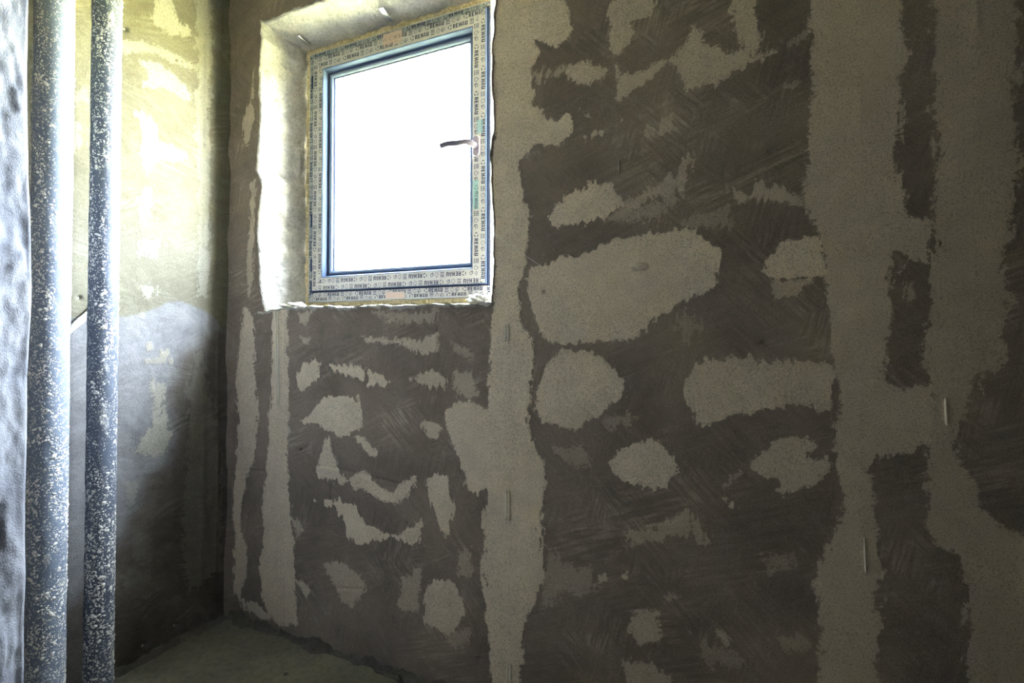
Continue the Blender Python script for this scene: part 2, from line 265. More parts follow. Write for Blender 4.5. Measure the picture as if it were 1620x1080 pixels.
# every entry: name, opacity, softness (mm), outline read off the photograph and laid on the wall
BACK = [
 ('plaster_band', 1.0, 5, [(782,-60),(893,-60),(895,0),(900,20),(907,45),(900,68),(880,72),(862,68),(848,61),(843,70),(855,82),(845,95),(838,110),(840,140),(846,160),(860,182),(880,194),(897,180),(908,190),(900,215),(885,236),(868,230),(845,228),(836,240),(821,258),(822,280),(828,310),(837,335),(840,355),(834,390),(826,430),(822,500),(840,535),(843,580),(838,640),(837,668),(846,705),(860,730),(864,760),(858,800),(855,850),(860,900),(855,930),(845,960),(828,1000),(822,1140),(782,1140),(776,1040),(770,980),(766,900),(765,830),(770,775),(755,782),(738,765),(728,730),(715,700),(703,650),(720,640),(745,630),(770,650),(774,640),(776,560),(778,500)]),
 ('plaster_patch', 1.0, 4, [(832,440),(838,428),(860,420),(880,412),(930,400),(960,385),(975,378),(1010,372),(1030,368),(1050,370),(1070,363),(1105,368),(1125,380),(1138,395),(1140,415),(1132,435),(1135,450),(1120,460),(1100,472),(1075,480),(1060,495),(1035,505),(1022,520),(1010,533),(980,540),(940,540),(900,543),(865,540),(855,525),(845,490),(835,465)]),
 ('plaster_patch', 1.0, 4, [(884,554),(925,553),(950,563),(970,580),(985,605),(985,625),(960,645),(930,668),(910,680),(890,678),(860,665),(848,645),(850,620),(855,600),(865,575)]),
 ('plaster_patch', .85, 5, [(1080,615),(1090,590),(1105,573),(1150,563),(1180,565),(1215,572),(1260,570),(1318,572),(1322,640),(1300,652),(1260,640),(1200,650),(1150,662),(1120,675),(1100,670),(1095,650),(1082,640)]),
 ('plaster_patch', .95, 3.5, [(965,730),(980,710),(1000,700),(1030,697),(1055,705),(1070,725),(1075,745),(1060,765),(1045,773),(1020,768),(985,762),(968,745)]),
 ('plaster_patch', .78, 4, [(1188,735),(1205,715),(1230,695),(1250,685),(1275,690),(1285,705),(1279,722),(1310,720),(1315,740),(1295,760),(1270,775),(1235,782),(1230,775),(1240,762),(1205,752)]),
 ('plaster_patch', .95, 4, [(1208,415),(1225,395),(1250,380),(1296,375),(1306,430),(1290,436),(1240,442),(1214,440)]),
 ('plaster_patch', .6, 4, [(1220,445),(1288,440),(1268,457),(1235,475),(1226,472)]),
 ('plaster_patch', 1.0, 4, [(865,345),(890,320),(905,305),(940,290),(965,292),(980,305),(985,320),(975,330),(960,342),(925,352),(890,358),(870,360)]),
 ('plaster_patch', .62, 8, [(985,322),(1020,300),(1060,280),(1075,255),(1090,243),(1095,265),(1085,298),(1070,305),(1040,308),(1000,335)]),
 ('plaster_patch', .4, 14, [(960,345),(985,330),(1030,320),(1080,312),(1040,345),(1000,352)]),
 ('plaster_patch', .75, 5, [(960,30),(970,5),(985,-40),(1040,-40),(1040,10),(1030,25),(1000,34),(1007,50),(995,65),(980,85),(975,100),(970,85),(965,45)]),
 ('plaster_patch', .75, 6, [(974,100),(983,116),(1000,120),(1040,98),(1055,95),(1030,125),(1010,140),(985,158),(970,158),(977,130)]),
 ('plaster_patch', .8, 6, [(900,105),(925,95),(955,105),(965,110),(950,125),(935,130),(915,135),(900,122)]),
 ('plaster_patch', .5, 10, [(842,116),(890,106),(880,122),(850,124)]),
 ('plaster_patch', .72, 8, [(1060,97),(1090,60),(1095,35),(1110,50),(1120,70),(1140,80),(1155,88),(1175,75),(1165,50),(1160,10),(1170,-40),(1195,-40),(1200,60),(1192,88),(1225,83),(1190,100),(1160,115),(1130,138),(1120,130),(1100,140),(1085,147),(1080,120),(1070,105)]),
 ('plaster_patch', .5, 7, [(1010,205),(1040,205),(1060,180),(1068,172),(1055,205),(1040,220),(1020,215)]),
 ('plaster_patch', .8, 3, [(915,218),(950,205),(981,190),(976,198),(950,212),(930,218)]),
 ('plaster_patch', .7, 4, [(912,170),(925,180),(937,186),(918,184)]),
 ('plaster_patch', .3, 8, [(1250,62),(1284,45),(1284,55),(1240,78)]),
 ('plaster_patch', .3, 8, [(1238,138),(1256,130),(1262,136),(1244,142)]),
 ('plaster_patch', .6, 7, [(1150,295),(1165,305),(1185,305),(1195,288),(1215,295),(1240,300),(1268,312),(1280,340),(1262,325),(1220,312),(1195,315),(1180,318),(1160,308)]),
 ('plaster_patch', .3, 10, [(1080,350),(1120,338),(1150,332),(1130,345),(1160,352),(1100,360)]),
 ('plaster_patch', .35, 9, [(960,660),(985,652),(1010,658),(1000,672),(965,675)]),
 ('plaster_patch', .28, 14, [(1070,500),(1090,488),(1110,520),(1090,535),(1065,525)]),
 ('plaster_patch', .45, 9, [(980,845),(1000,838),(1030,835),(1060,825),(1090,815),(1100,830),(1120,840),(1125,860),(1090,852),(1050,853),(1000,862)]),
 ('plaster_patch', .6, 6, [(995,990),(1000,970),(1020,962),(1045,965),(1045,1015),(1005,1018),(995,1000)]),
 ('plaster_patch', .55, 7, [(985,1045),(1030,1050),(1055,1070),(1080,1120),(1010,1120)]),
 ('plaster_patch', .55, 6, [(1120,975),(1135,985),(1145,1000),(1158,1008),(1150,1024),(1130,1005)]),
 ('plaster_patch', .35, 12, [(870,705),(920,708),(932,725),(925,738),(895,732)]),
 ('plaster_patch', .75, 3, [(1137,785),(1150,789),(1164,803),(1155,804)]),
 ('plaster_patch', .35, 6, [(1142,770),(1155,750),(1175,745),(1160,765),(1148,778)]),
 ('plaster_patch', .36, 16, [(864,875),(900,890),(930,900),(945,925),(920,945),(890,935),(858,965),(862,910)]),
 ('plaster_patch', .65, 3, [(946,912),(956,909),(958,917),(949,918)]),
 ('plaster_patch', .65, 3, [(982,910),(993,906),(994,916),(984,917)]),
 ('plaster_patch', .4, 6, [(1050,945),(1066,938),(1078,946),(1062,950)]),
 ('plaster_patch', .3, 12, [(1205,880),(1260,870),(1250,900),(1215,905)]),
 ('plaster_patch', .35, 10, [(1220,1005),(1265,1000),(1280,1025),(1245,1030)]),
 ('plaster_patch', .3, 12, [(1090,1000),(1115,1010),(1180,1040),(1170,1060),(1120,1050)]),
 ('plaster_band', .72, 7, [(1280,-60),(1420,-60),(1425,40),(1432,60),(1440,95),(1420,120),(1428,160),(1425,210),(1412,255),(1430,300),(1436,340),(1472,345),(1476,420),(1440,415),(1415,400),(1408,440),(1412,480),(1405,530),(1398,560),(1405,605),(1440,615),(1475,610),(1480,700),(1440,720),(1390,722),(1375,735),(1385,790),(1383,840),(1390,880),(1390,960),(1385,1140),(1285,1140),(1300,1000),(1295,960),(1290,920),(1310,880),(1335,800),(1330,740),(1320,700),(1325,640),(1320,575),(1312,530),(1310,440),(1300,370),(1275,340),(1272,290),(1280,240),(1285,150),(1285,60)]),
 ('plaster_band', .58, 8, [(1475,-60),(1612,-60),(1612,120),(1605,150),(1610,250),(1600,380),(1590,430),(1600,480),(1590,560),(1560,590),(1545,620),(1530,640),(1515,690),(1520,740),(1540,760),(1560,800),(1590,840),(1660,850),(1660,1140),(1530,1140),(1535,960),(1520,880),(1490,870),(1465,830),(1468,760),(1465,700),(1475,612),(1465,560),(1470,480),(1475,400),(1480,340),(1478,280),(1482,220),(1475,150),(1480,90),(1482,30)]),
 ('plaster_patch', .45, 8, [(1438,445),(1450,440),(1448,470),(1440,475)]),
 ('plaster_band', .85, 6, [(431,487),(454,490),(455,560),(458,640),(455,720),(458,790),(463,850),(465,920),(470,988),(440,992),(420,960),(410,900),(418,860),(415,800),(420,760),(425,700),(428,640),(430,560)]),
 ('plaster_patch', .8, 6, [(386,480),(400,500),(403,560),(404,600),(410,650),(405,700),(400,730),(386,770),(378,830),(390,860),(392,900),(380,950),(370,940),(372,860),(368,800),(375,730),(378,660),(373,600),(380,540)]),
 ('plaster_patch', .8, 5, [(378,944),(400,955),(428,972),(424,982),(385,962)]),
 ('plaster_patch', .55, 6, [(384,195),(396,150),(403,100),(400,190),(392,235),(386,225)]),
 ('plaster_patch', .55, 7, [(398,290),(405,285),(403,360),(400,440),(393,475),(390,430),(394,360)]),
 ('plaster_patch', .9, 4, [(470,610),(468,595),(480,575),(500,567),(506,575),(504,595),(490,607),(478,620)]),
 ('plaster_patch', 1, 3.5, [(522,577),(550,578),(577,583),(575,600),(560,598),(530,588)]),
 ('plaster_patch', 1, 3.5, [(582,588),(600,590),(618,605),(605,612),(582,608)]),
 ('plaster_patch', 1, 4, [(475,665),(495,650),(505,635),(520,628),(565,628),(572,650),(577,675),(560,685),(540,690),(515,680),(500,672),(480,672)]),
 ('plaster_patch', .95, 4, [(555,684),(575,694),(598,715),(594,723),(580,715),(570,700)]),
 ('plaster_patch', .95, 5, [(503,735),(514,690),(525,690),(524,710),(535,738),(545,755),(575,745),(585,750),(600,770),(620,780),(635,765),(655,755),(660,770),(645,785),(625,797),(600,790),(580,775),(545,765),(520,760),(505,752)]),
 ('plaster_patch', .95, 4, [(500,793),(535,789),(560,800),(575,825),(600,840),(630,845),(650,830),(665,820),(672,830),(665,862),(645,860),(620,850),(595,855),(570,862),(550,850),(542,825),(530,802)]),
 ('plaster_patch', 1, 3.5, [(677,760),(690,745),(705,755),(715,790),(717,810),(707,850),(695,830),(680,790)]),
 ('plaster_patch', .75, 6, [(570,530),(600,533),(640,536),(665,537),(692,522),(694,555),(670,561),(655,556),(640,546),(600,542),(580,540)]),
 ('plaster_patch', .45, 12, [(590,494),(690,490),(691,518),(660,510),(630,508)]),
 ('plaster_patch', .75, 6, [(650,600),(680,585),(700,595),(705,600),(690,615),(675,610)]),
 ('plaster_patch', .8, 4.5, [(665,670),(680,663),(700,675),(690,690),(675,690)]),
 ('plaster_patch', .9, 4, [(670,950),(675,930),(690,918),(710,915),(725,930),(733,960),(735,975),(710,1005),(690,995),(670,985)]),
 ('plaster_patch', .5, 8, [(630,930),(655,900),(668,895),(664,940),(664,968),(645,970),(632,955)]),
 ('plaster_patch', .6, 7, [(510,890),(540,890),(570,910),(580,930),(560,960),(540,950),(530,925)]),
 ('plaster_patch', .8, 5, [(468,918),(480,920),(490,935),(485,945)]),
 ('plaster_patch', .45, 8, [(725,870),(745,865),(745,910),(725,915)]),
 ('plaster_patch', .6, 7, [(718,588),(745,588),(757,620),(742,634),(725,622)]),
 ('plaster_patch', .55, 7, [(470,493),(492,492),(484,517),(474,510)]),
 ('plaster_patch', .5, 6, [(475,530),(490,535),(488,545),(478,545)]),
 ('plaster_patch', .4, 8, [(712,540),(735,548),(752,562),(745,566),(718,556)]),
 ('plaster_patch', .35, 12, [(700,1000),(745,990),(745,1020),(720,1025)]),
 ('plaster_patch', .5, 8, [(462,825),(475,823),(482,840),(470,848)]),
]
SIDE = [
 ('plaster_patch', 1, 7, [(240,25),(252,-20),(270,-10),(278,30),(300,45),(305,60),(290,60),(270,55),(245,40)]),
 ('plaster_patch', .8, 8, [(185,60),(215,63),(240,70),(265,80),(300,100),(302,110),(275,100),(245,85),(185,84)]),
 ('plaster_patch', 1, 7, [(220,95),(240,95),(270,115),(300,145),(303,165),(285,155),(255,140),(225,137),(232,115)]),
 ('plaster_patch', 1, 7, [(214,180),(230,175),(244,200),(250,225),(275,230),(296,245),(280,260),(250,250),(240,270),(230,280),(225,250),(222,215)]),
 ('plaster_patch', .8, 9, [(215,325),(228,295),(240,300),(240,330),(226,362)]),
 ('plaster_patch', .7, 10, [(218,375),(250,382),(247,410),(224,405)]),
 ('plaster_patch', .7, 10, [(222,452),(248,455),(240,470),(222,468)]),
 ('plaster_patch', .6, 9, [(116,140),(138,142),(138,160),(118,160)]),
 ('plaster_patch', .6, 9, [(112,205),(126,195),(130,225),(116,240)]),
 ('plaster_band', .5, 9, [(308,-30),(334,-30),(334,110),(330,220),(333,330),(328,470),(312,470),(316,330),(308,200),(312,80)]),
 ('plaster_patch', .85, 8, [(240,588),(247,608),(262,605),(256,640),(268,690),(262,715),(240,722),(216,716),(225,690),(240,668),(245,648),(240,620)]),
 ('plaster_patch', 1, 4, [(230,543),(238,540),(243,550),(233,553)]),
 ('plaster_patch', 1, 4, [(253,556),(262,553),(266,562),(255,563)]),
 ('plaster_patch', .8, 4, [(228,569),(276,568),(274,573),(230,573)]),
 ('plaster_patch', .6, 4, [(215,497),(230,495),(228,501),(216,502)]),
 ('plaster_patch', .5, 7, [(200,765),(215,765),(215,800),(200,800)]),
 ('plaster_patch', .16, 14, [(208,858),(226,838),(242,860),(240,892),(215,888)]),
 ('plaster_patch', .16, 14, [(196,925),(235,900),(250,935),(205,950)]),
 ('plaster_band', .3, 14, [(298,600),(318,555),(330,600),(345,700),(350,900),(296,940),(286,850),(300,720)]),
]
def build_fields(P1, P2, entries, project, seed, warp=0.0065):
    """edge value, opacity and owner of every grid point"""
    wx = P1 + 0.010 * fbm(P1, P2, 0.05, seed + 60, 2)
    sdw = warp * fbm(P1, P2, 0.035, seed, 4) * 0.8 + 0.004 * vnoise(P1, P2, 0.009, seed + 9)
    sdw = sdw + 0.012 * vnoise(wx, P2 * 0.22 + P1 * .05, 0.0075, seed + 11) * (0.4 + 0.9 * np.clip(vnoise(P1, P2, 0.12, seed + 13) + .3, 0, 1))
    E = np.zeros_like(P1); OP = np.zeros_like(P1); own = np.full(P1.shape, -1); best = np.full(P1.shape, -1.0)
    for k, (nm, op, soft, pts) in enumerate(entries):
        pts = np.array(pts, float)
        Q = project(pts[:, 0], pts[:, 1]); mg = 0.04
        m = (P1 > Q[:, 0].min() - mg) & (P1 < Q[:, 0].max() + mg) & (P2 > Q[:, 1].min() - mg) & (P2 < Q[:, 1].max() + mg)
        if not m.any(): continue
        s = poly_sd(P1[m], P2[m], Q) + sdw[m] * (1.0 if soft < 9 else 1.5)
        so = soft * 0.0019 + 0.001
        e = np.clip(0.5 + s / (2 * so), 0, 1)
        val = e * op
        bm_ = best[m]; up = val > bm_ + 1e-6
        idx = np.where(m)
        ii = tuple(a[up] for a in idx)
        best[ii] = val[up]; E[ii] = e[up]; OP[ii] = op; 
        oo = tuple(a[up & (e > 0.06)] for a in idx); own[oo] = k
    return E, OP, own
def split_wall(wall_name, V, quads, keep, E, OP, own, entries, mat, shape, extra=None):
    fo = own.ravel()[quads].max(1)
    attrs = {'edge': E.ravel(), 'op': OP.ravel(), **(extra or {})}
    def sub(mask):
        q = quads[mask]; u, inv = np.unique(q, return_inverse=True)
        return V[u], inv.reshape(q.shape), {n: a[u] for n, a in attrs.items()}
    v, q, a = sub(keep & (fo < 0))
    root = link(wall_name, mesh_np(wall_name, v, q, a), mat, None, True); tag(root, kind='structure')
    for k, ent in enumerate(entries):
        mk = keep & (fo == k)
        if mk.sum() < 6: continue
        v, q, a = sub(mk); link(ent[0], mesh_np(ent[0], v, q, a), mat, root, True)
    return root

# ---- wall_back (plane y = 0)
HX = 0.0045
xs = np.arange(0, WX1 - .09 + HX, HX); zs = np.arange(0, HC + HX, HX)
X, Z = np.meshgrid(xs, zs, indexing='ij')
E, OP, own = build_fields(X, Z, BACK, lambda u, v: on_y(u, v)[:, [0, 2]], 11)
rel = 0.0012 * sstep(0.1, 0.9, E) * OP + 0.0016 * fbm(X, Z, 0.22, 3, 3) + 0.0004 * vnoise(X, Z, 0.012, 5)
rel += 0.004 * np.exp(-(X / 0.02) ** 2) * (1 + 0.6 * vnoise(X, Z, 0.09, 8)) * 2          # filled corner
rel += 0.0016 * np.exp(-((X - 0.045 - 0.006 * vnoise(X * 0, Z, 0.3, 4)) / 0.004) ** 2)
for (u, v, h, rx, rz) in []:                              # lump left on the patch
    c = on_y(u, v); rel += h * np.exp(-((X - c[0]) / rx) ** 2 - ((Z - c[2]) / rz) ** 2)
def ridge(u0, v0, u1, v1, h, wd):
    global rel
    a = on_y(u0, v0); b = on_y(u1, v1)
    tt = np.clip((Z - min(a[2], b[2])) / abs(b[2] - a[2] + 1e-9), 0, 1)
    xc = a[0] + (b[0] - a[0]) * (np.clip((Z - a[2]) / (b[2] - a[2]), 0, 1))
    ins = (Z > min(a[2], b[2])) & (Z < max(a[2], b[2]))
    rel += np.where(ins, h * np.exp(-((X - xc) / wd) ** 2), 0)
for off, h in ((-5, 0.003), (0, 0.0035), (5, 0.003)): ridge(444 + off, 487, 446 + off, 985, h, 0.005)   # guide bead under the band
ridge(1357, -20, 1364, 1000, 0.0012, 0.006); ridge(1545, -20, 1545, 600, 0.001, 0.006); ridge(803, 480, 806, 1080, 0.001, 0.006)
def groove(pts, h, wd):
    global rel
    Q = on_y(np.array([p[0] for p in pts]), np.array([p[1] for p in pts]))[:, [0, 2]]
    d = np.full(X.shape, 1.0)
    for a, b in zip(Q[:-1], Q[1:]):
        e = b - a; wx = X - a[0]; wz = Z - a[1]; tt = np.clip((wx * e[0] + wz * e[1]) / (e @ e), 0, 1)
        d = np.minimum(d, np.hypot(wx - tt * e[0], wz - tt * e[1]))
    rel -= h * np.exp(-(d / wd) ** 2)
for pts in ([(690, 495), (692, 530), (694, 562)], [(502, 735), (560, 747), (640, 768)], [(523, 760), (524, 800)], [(535, 930), (580, 932)], [(475, 712), (492, 704)], [(477, 716), (490, 725)], [(340, 742), (420, 745)], [(1200, 542), (1216, 540)]):
    groove(pts, 0.004, 0.0045)
for (u, v, r_) in [(1219, 238, .006), (1208, 542, .006), (644, 828, .004), (478, 838, .005), (475, 712, .006), (566, 765, .004), (757, 1043, .008), (861, 461, .004)]:
    c = on_y(u, v); rel -= 0.012 * np.exp(-(((X - c[0]) ** 2 + (Z - c[2]) ** 2) / r_ ** 2))
V = np.stack([X, -rel, Z], -1).reshape(-1, 3)
quads = grid_quads(*X.shape)
le = np.array(EDGE_L, float); lep = on_y(le[:, 0], le[:, 1]); o_ = np.argsort(lep[:, 2])
def left_edge(z): return np.interp(z, lep[o_, 2], lep[o_, 0])
def edge_l(z): return left_edge(z) + 0.003 * fbm(z, z * 0, 0.03, 51, 3)
def edge_r(z): return OX1 + 0.005 + 0.004 * fbm(z, z * 0 + 3, 0.06, 52, 3) + 0.013 * np.exp(-((z - 2.20) / 0.07) ** 2) - 0.008 * np.exp(-((z - 1.70) / 0.03) ** 2)
def edge_b(x): return OZ0 + 0.004 * fbm(x, x * 0 + 5, 0.05, 53, 3) - 0.012 * np.exp(-((x - 0.20) / 0.05) ** 2)
def edge_t(x): return OZ1 + 0.004 * fbm(x, x * 0 + 7, 0.06, 54, 3)
hole = (X > edge_l(Z) - 0.004) & (X < edge_r(Z) + 0.004) & (Z > edge_b(X) - 0.004) & (Z < edge_t(X) + 0.004)
keep = ~hole.ravel()[quads].all(1)
wall_back = split_wall('wall_back', V, quads, keep, E, OP, own, BACK, M['wall'], X.shape)

# ---- window reveal: chipped lip on the wall face, splayed cheeks down to the frame, then out to the facade
def reveal_strip(name, outer, inner, nsurf, n_len, lip, seed, rough=0.006, mat=None):
    """outer(t), inner(t): points along the two edges; lip: outward direction on the wall face"""
    tt = np.linspace(0, 1, n_len); O = outer(tt); I = inner(tt); W = I.copy(); W[:, 1] = 0.30
    lip = np.array(lip, float); rows = []
    g = lambda k: 0.5 + 0.5 * fbm(tt * 40, tt * 0 + k, 1.0, seed, 3)
    lw = 0.006 + 0.010 * np.abs(fbm(tt * 30, tt * 0, 1.0, seed + 7, 3))
    if name == 'right': lw = 0.004 + 0 * lw
    rows.append(O + lip * lw[:, None] + np.array([0, 0.0015, 0]))
    rows.append(O + lip * (lw * 0.6)[:, None] + np.array([0, -0.0035, 0]))
    rows.append(O + lip * 0.001 + np.stack([tt * 0, -0.006 - 0.004 * g(2), tt * 0], -1))
    m = 26
    for k in range(1, m + 1):
        f = k / m; P = O + (I - O) * f
        rows.append(P)
    for k in range(1, 5):
        rows.append(I + (W - I) * (k / 4))
    G = np.array(rows)                                       # rows x len x 3
    a, b = np.meshgrid(np.arange(G.shape[0]) * 0.006, tt * 1.2, indexing='ij')
    amp = np.ones(G.shape[0]); amp[:2] = 0.2; amp[2] = .5; amp[-5:] = 0.2
    d = rough * fbm(a, b, 0.045, seed + 20, 4) * amp[:, None] - 0.5 * rough * np.clip(fbm(a, b, 0.02, seed + 30, 2) - 0.5, 0, 1) * amp[:, None] * 3
    G = G + np.array(nsurf) * d[..., None]
    return G
def lin(p, q): 
    p = np.array(p, float); q = np.array(q, float); return lambda t: p + (q - p) * t[:, None]
IL, IR, IB, IT = FX0 - 0.022, OX1 + 0.004, FZ0 - 0.026, FZ1 + 0.020
yr = R + 0.048
def oL(t):
    z = OZ0 - .01 + (OZ1 - OZ0 + .02) * t; return np.stack([edge_l(z), 0 * z, z], -1)
def oR(t):
    z = OZ0 - .01 + (OZ1 - OZ0 + .02) * t; return np.stack([edge_r(z), 0 * z, z], -1)
def oB(t):
    x = OX0 - .01 + (OX1 - OX0 + .02) * t; return np.stack([x, 0 * x, edge_b(x)], -1)
def oT(t):
    x = OX0 - .01 + (OX1 - OX0 + .02) * t; return np.stack([x, 0 * x, edge_t(x)], -1)
for G, fl in ((reveal_strip('left', oL, lin((IL, yr, IB - .01), (IL, yr, IT + .01)), (.66, -.75, 0), 260, (-1, 0, 0), 60), False),
              (reveal_strip('right', oR, lin((IR, yr, IB - .01), (IR, yr, IT + .01)), (-1, 0, 0), 260, (1, 0, 0), 70, 0.002), True),
              (reveal_strip('bottom', oB, lin((IL - .01, yr, IB), (IR + .01, yr, IB)), (0, -.3, .95), 240, (0, 0, -1), 80, 0.003), True),
              (reveal_strip('top', oT, lin((IL - .01, yr, IT), (IR + .01, yr, IT)), (0, -.66, -.75), 240, (0, 0, 1), 90, 0.003), False)):
    q = grid_quads(G.shape[0], G.shape[1], fl)
    link('window_reveal', mesh_np('window_reveal', G.reshape(-1, 3), q), M['reveal'], wall_back, True)

# outer leaf of the wall, behind the plaster
bm = bmesh.new(); y0, y1 = 0.02, 0.30
hx0, hx1, hz0, hz1 = OX0 - .03, OX1 + .03, OZ0 - .03, OZ1 + .03
bm_box(bm, -0.2, hx0, y0, y1, -0.1, HC + .2); bm_box(bm, hx1, WX1 + .6, y0, y1, -0.1, HC + .2)
bm_box(bm, hx0, hx1, y0, y1, -0.1, hz0); bm_box(bm, hx0, hx1, y0, y1, hz1, HC + .2)
# thin facade plate closing the ring round the reveal
for a in ((hx0, IL, hz0, hz1), (IR, hx1, hz0, hz1), (IL, IR, hz0, IB), (IL, IR, IT, hz1)):
    bm_box(bm, a[0], a[1], 0.285, 0.30, a[2], a[3])
from_bm('masonry', bm, M['brick'], wall_back)

# ---- wall_left (plane x = 0)
HY = 0.005
ys = np.arange(YF, 0 + HY * .5, HY); zs2 = np.arange(0, HC + HY, HY)
Yg, Zg = np.meshgrid(ys, zs2, indexing='ij')
E2, OP2, own2 = build_fields(Yg, Zg, SIDE, lambda u, v: on_x(u, v)[:, [1, 2]], 31)
rel2 = 0.0012 * sstep(0.1, 0.9, E2) * OP2 + 0.0022 * fbm(Yg, Zg, 0.25, 13, 3) + 0.0005 * vnoise(Yg, Zg, 0.012, 15)
for u, h, wd in ((322, 0.004, 0.008), (326, 0.002, 0.003), (345, 0.004, 0.006)):
    yc = on_x(u, 500)[1]; rel2 += h * np.exp(-((Yg - yc - 0.003 * vnoise(Zg, Zg * 0, .25, 3)) / wd) ** 2) * (0.8 + 0.4 * vnoise(Yg * 0, Zg, 0.05, 17))
for (u, v, r_) in [(199, 45, .007), (126, 471, .006), (322, 230, .004), (318, 578, .004), (335, 912, .008), (278, 95, .004), (287, 97, .003), (299, 107, .004), (278, 990, .01), (228, 1022, .012)]:
    c = on_x(u, v); rel2 -= 0.014 * np.exp(-(((Yg - c[1]) ** 2 + (Zg - c[2]) ** 2) / r_ ** 2))
rel2 += 0.006 * np.exp(-(Yg / 0.02) ** 2) * (1 + 0.7 * vnoise(Yg, Zg, 0.08, 18))
tl = on_x(np.array([60., 130, 190, 215, 240, 262, 280, 300, 318, 335, 350]), np.array([520., 500, 500, 499, 490, 480, 476, 482, 490, 497, 520]))   # upper edge of the greyer lower zone
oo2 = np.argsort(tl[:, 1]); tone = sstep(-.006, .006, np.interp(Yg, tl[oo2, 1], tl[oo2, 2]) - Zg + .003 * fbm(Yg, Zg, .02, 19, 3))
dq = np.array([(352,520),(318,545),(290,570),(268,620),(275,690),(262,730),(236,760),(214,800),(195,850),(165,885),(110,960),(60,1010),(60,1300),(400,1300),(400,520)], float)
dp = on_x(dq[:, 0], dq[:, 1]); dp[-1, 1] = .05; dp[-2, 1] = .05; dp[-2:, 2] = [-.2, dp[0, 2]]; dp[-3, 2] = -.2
low_shade = sstep(-.05, .04, poly_sd(Yg, Zg, dp[:, 1:]) + .02 * fbm(Yg, Zg, .07, 23, 4))  # dark low zone: fall-off of the window light painted into the wall colour
V2 = np.stack([rel2, Yg, Zg], -1).reshape(-1, 3); q2 = grid_quads(*Yg.shape)
wall_left = split_wall('wall_left', V2, q2, np.ones(len(q2), bool), E2, OP2, own2, SIDE, M['wall_l'], Yg.shape, {'tone': tone.ravel(), 'low_shade': low_shade.ravel()})

# ---- floor, ceiling, the two walls behind the view
fx = np.arange(-0.02, WX1 + .42, 0.016); fy = np.arange(YF - .02, 0.03, 0.016)
A, B = np.meshgrid(fx, fy, indexing='ij')
fz = 0.004 * fbm(A, B, 0.3, 41, 4) + 0.0015 * vnoise(A, B, 0.035, 44)
link('floor', mesh_np('floor', np.stack([A, B, fz], -1).reshape(-1, 3), grid_quads(*A.shape)), M['floor'], None, True)['kind'] = 'structure'
def shell(name, b, m):
    bm = bmesh.new(); bm_box(bm, *b); bmesh.ops.bevel(bm, geom=bm.edges[:], offset=0.004, segments=1, affect='EDGES')
    tag(from_bm(name, bm, m), kind='structure')
shell('ceiling', (-0.2, WX1 + .6, YF - .2, 0.02, HC, HC + .2), M['ceil'])
shell('wall_right', (WX1 - .09, WX1 + .2, YF - .2, 0.02, -0.1, HC), M['room'])
shell('wall_front', (-0.2, WX1 + .4, YF - .2, YF, -0.1, HC), M['room'])
shell('wall_left_core', (-0.2, -0.01, YF, 0.02, -0.1, HC), M['brick'])
bpy.data.objects['wall_left_core'].name = 'masonry'; mo = bpy.data.objects[-1] if False else None
for o in list(C.objects):
    if o.name.startswith('masonry') and o.parent is None:
        o.parent = wall_left; del o['kind']
shell('floor_slab', (-0.2, WX1 + .6, YF - .2, 0.3, -0.3, -0.02), M['ceil'])
for o in list(C.objects):
    if o.name == 'floor_slab': o.name = 'slab'; o.parent = bpy.data.objects['floor']; del o['kind']

# mortar fillets where the walls meet the floor
def fillet(p, q, nrm, wd, ht, seed, parent, length_n):
    p = np.array(p, float); q = np.array(q, float); nrm = np.array(nrm, float); L = np.linalg.norm(q - p)
    t = np.linspace(0, 1, length_n); rows = []
    wv = wd * (0.75 + 0.5 * fbm(t * L, t * 0, 0.12, seed, 4)); hv = ht * (0.75 + 0.6 * fbm(t * L, t * 0 + 2, 0.07, seed + 3, 4))
    wv = np.maximum(wv, .004); hv = np.maximum(hv, .004)
    for k in range(9):
        a = k / 8; prof = (1 - a) ** 1.8
        P = p + (q - p) * t[:, None] + nrm * (wv * a)[:, None]
        P[:, 2] += hv * prof + 0.003 * vnoise(t * L, t * 0 + a * 3, 0.02, seed + 5) - (0.006 if k == 8 else 0)
        rows.append(P)
    G = np.array(rows)
    return link('mortar_fillet', mesh_np('mortar_fillet', G.reshape(-1, 3), grid_quads(G.shape[0], G.shape[1])), M['dark_mortar'], parent, True)
fl = bpy.data.objects['floor']
fillet((0, -0.001, 0), (1.8, -0.001, 0), (0, -1, 0), 0.035, 0.035, 71, fl, 420)
fillet((0.001, 0, 0), (0.001, -0.7, 0), (1, 0, 0), 0.03, 0.022, 75, fl, 200)

# ---- nib wall at the near left, rough end face turned to the window
ctrl = [(46, -60), (45, 0), (44, 60), (42, 130), (43, 200), (45, 280), (48, 330), (50, 400), (50, 470), (47, 530), (43, 600), (42, 720), (39, 800), (40, 900), (38, 1000), (38, 1140)]
nz_ = np.linspace(0.0, HC, 420); NE = []
for (u, v) in ctrl:
    d = ray(u, v); P = CAM + d * 1.02; NE.append(P)
NE = np.array(NE); o2 = np.argsort(NE[:, 2])
ex = np.interp(nz_, NE[o2, 2], NE[o2, 0]); ey = np.interp(nz_, NE[o2, 2], NE[o2, 1])
dirv = np.array([0.40, -0.917]); nrm = np.array([0.917, 0.40]); rows = []
back = np.array([-1.0, 0.0])
for k in range(6, 0, -1):
    rows.append((ex + back[0] * (0.002 + 0.03 * (k / 6) ** 2 * 10), ey + 0 * ex - (0.0 if k < 6 else 0)))
cols = 60
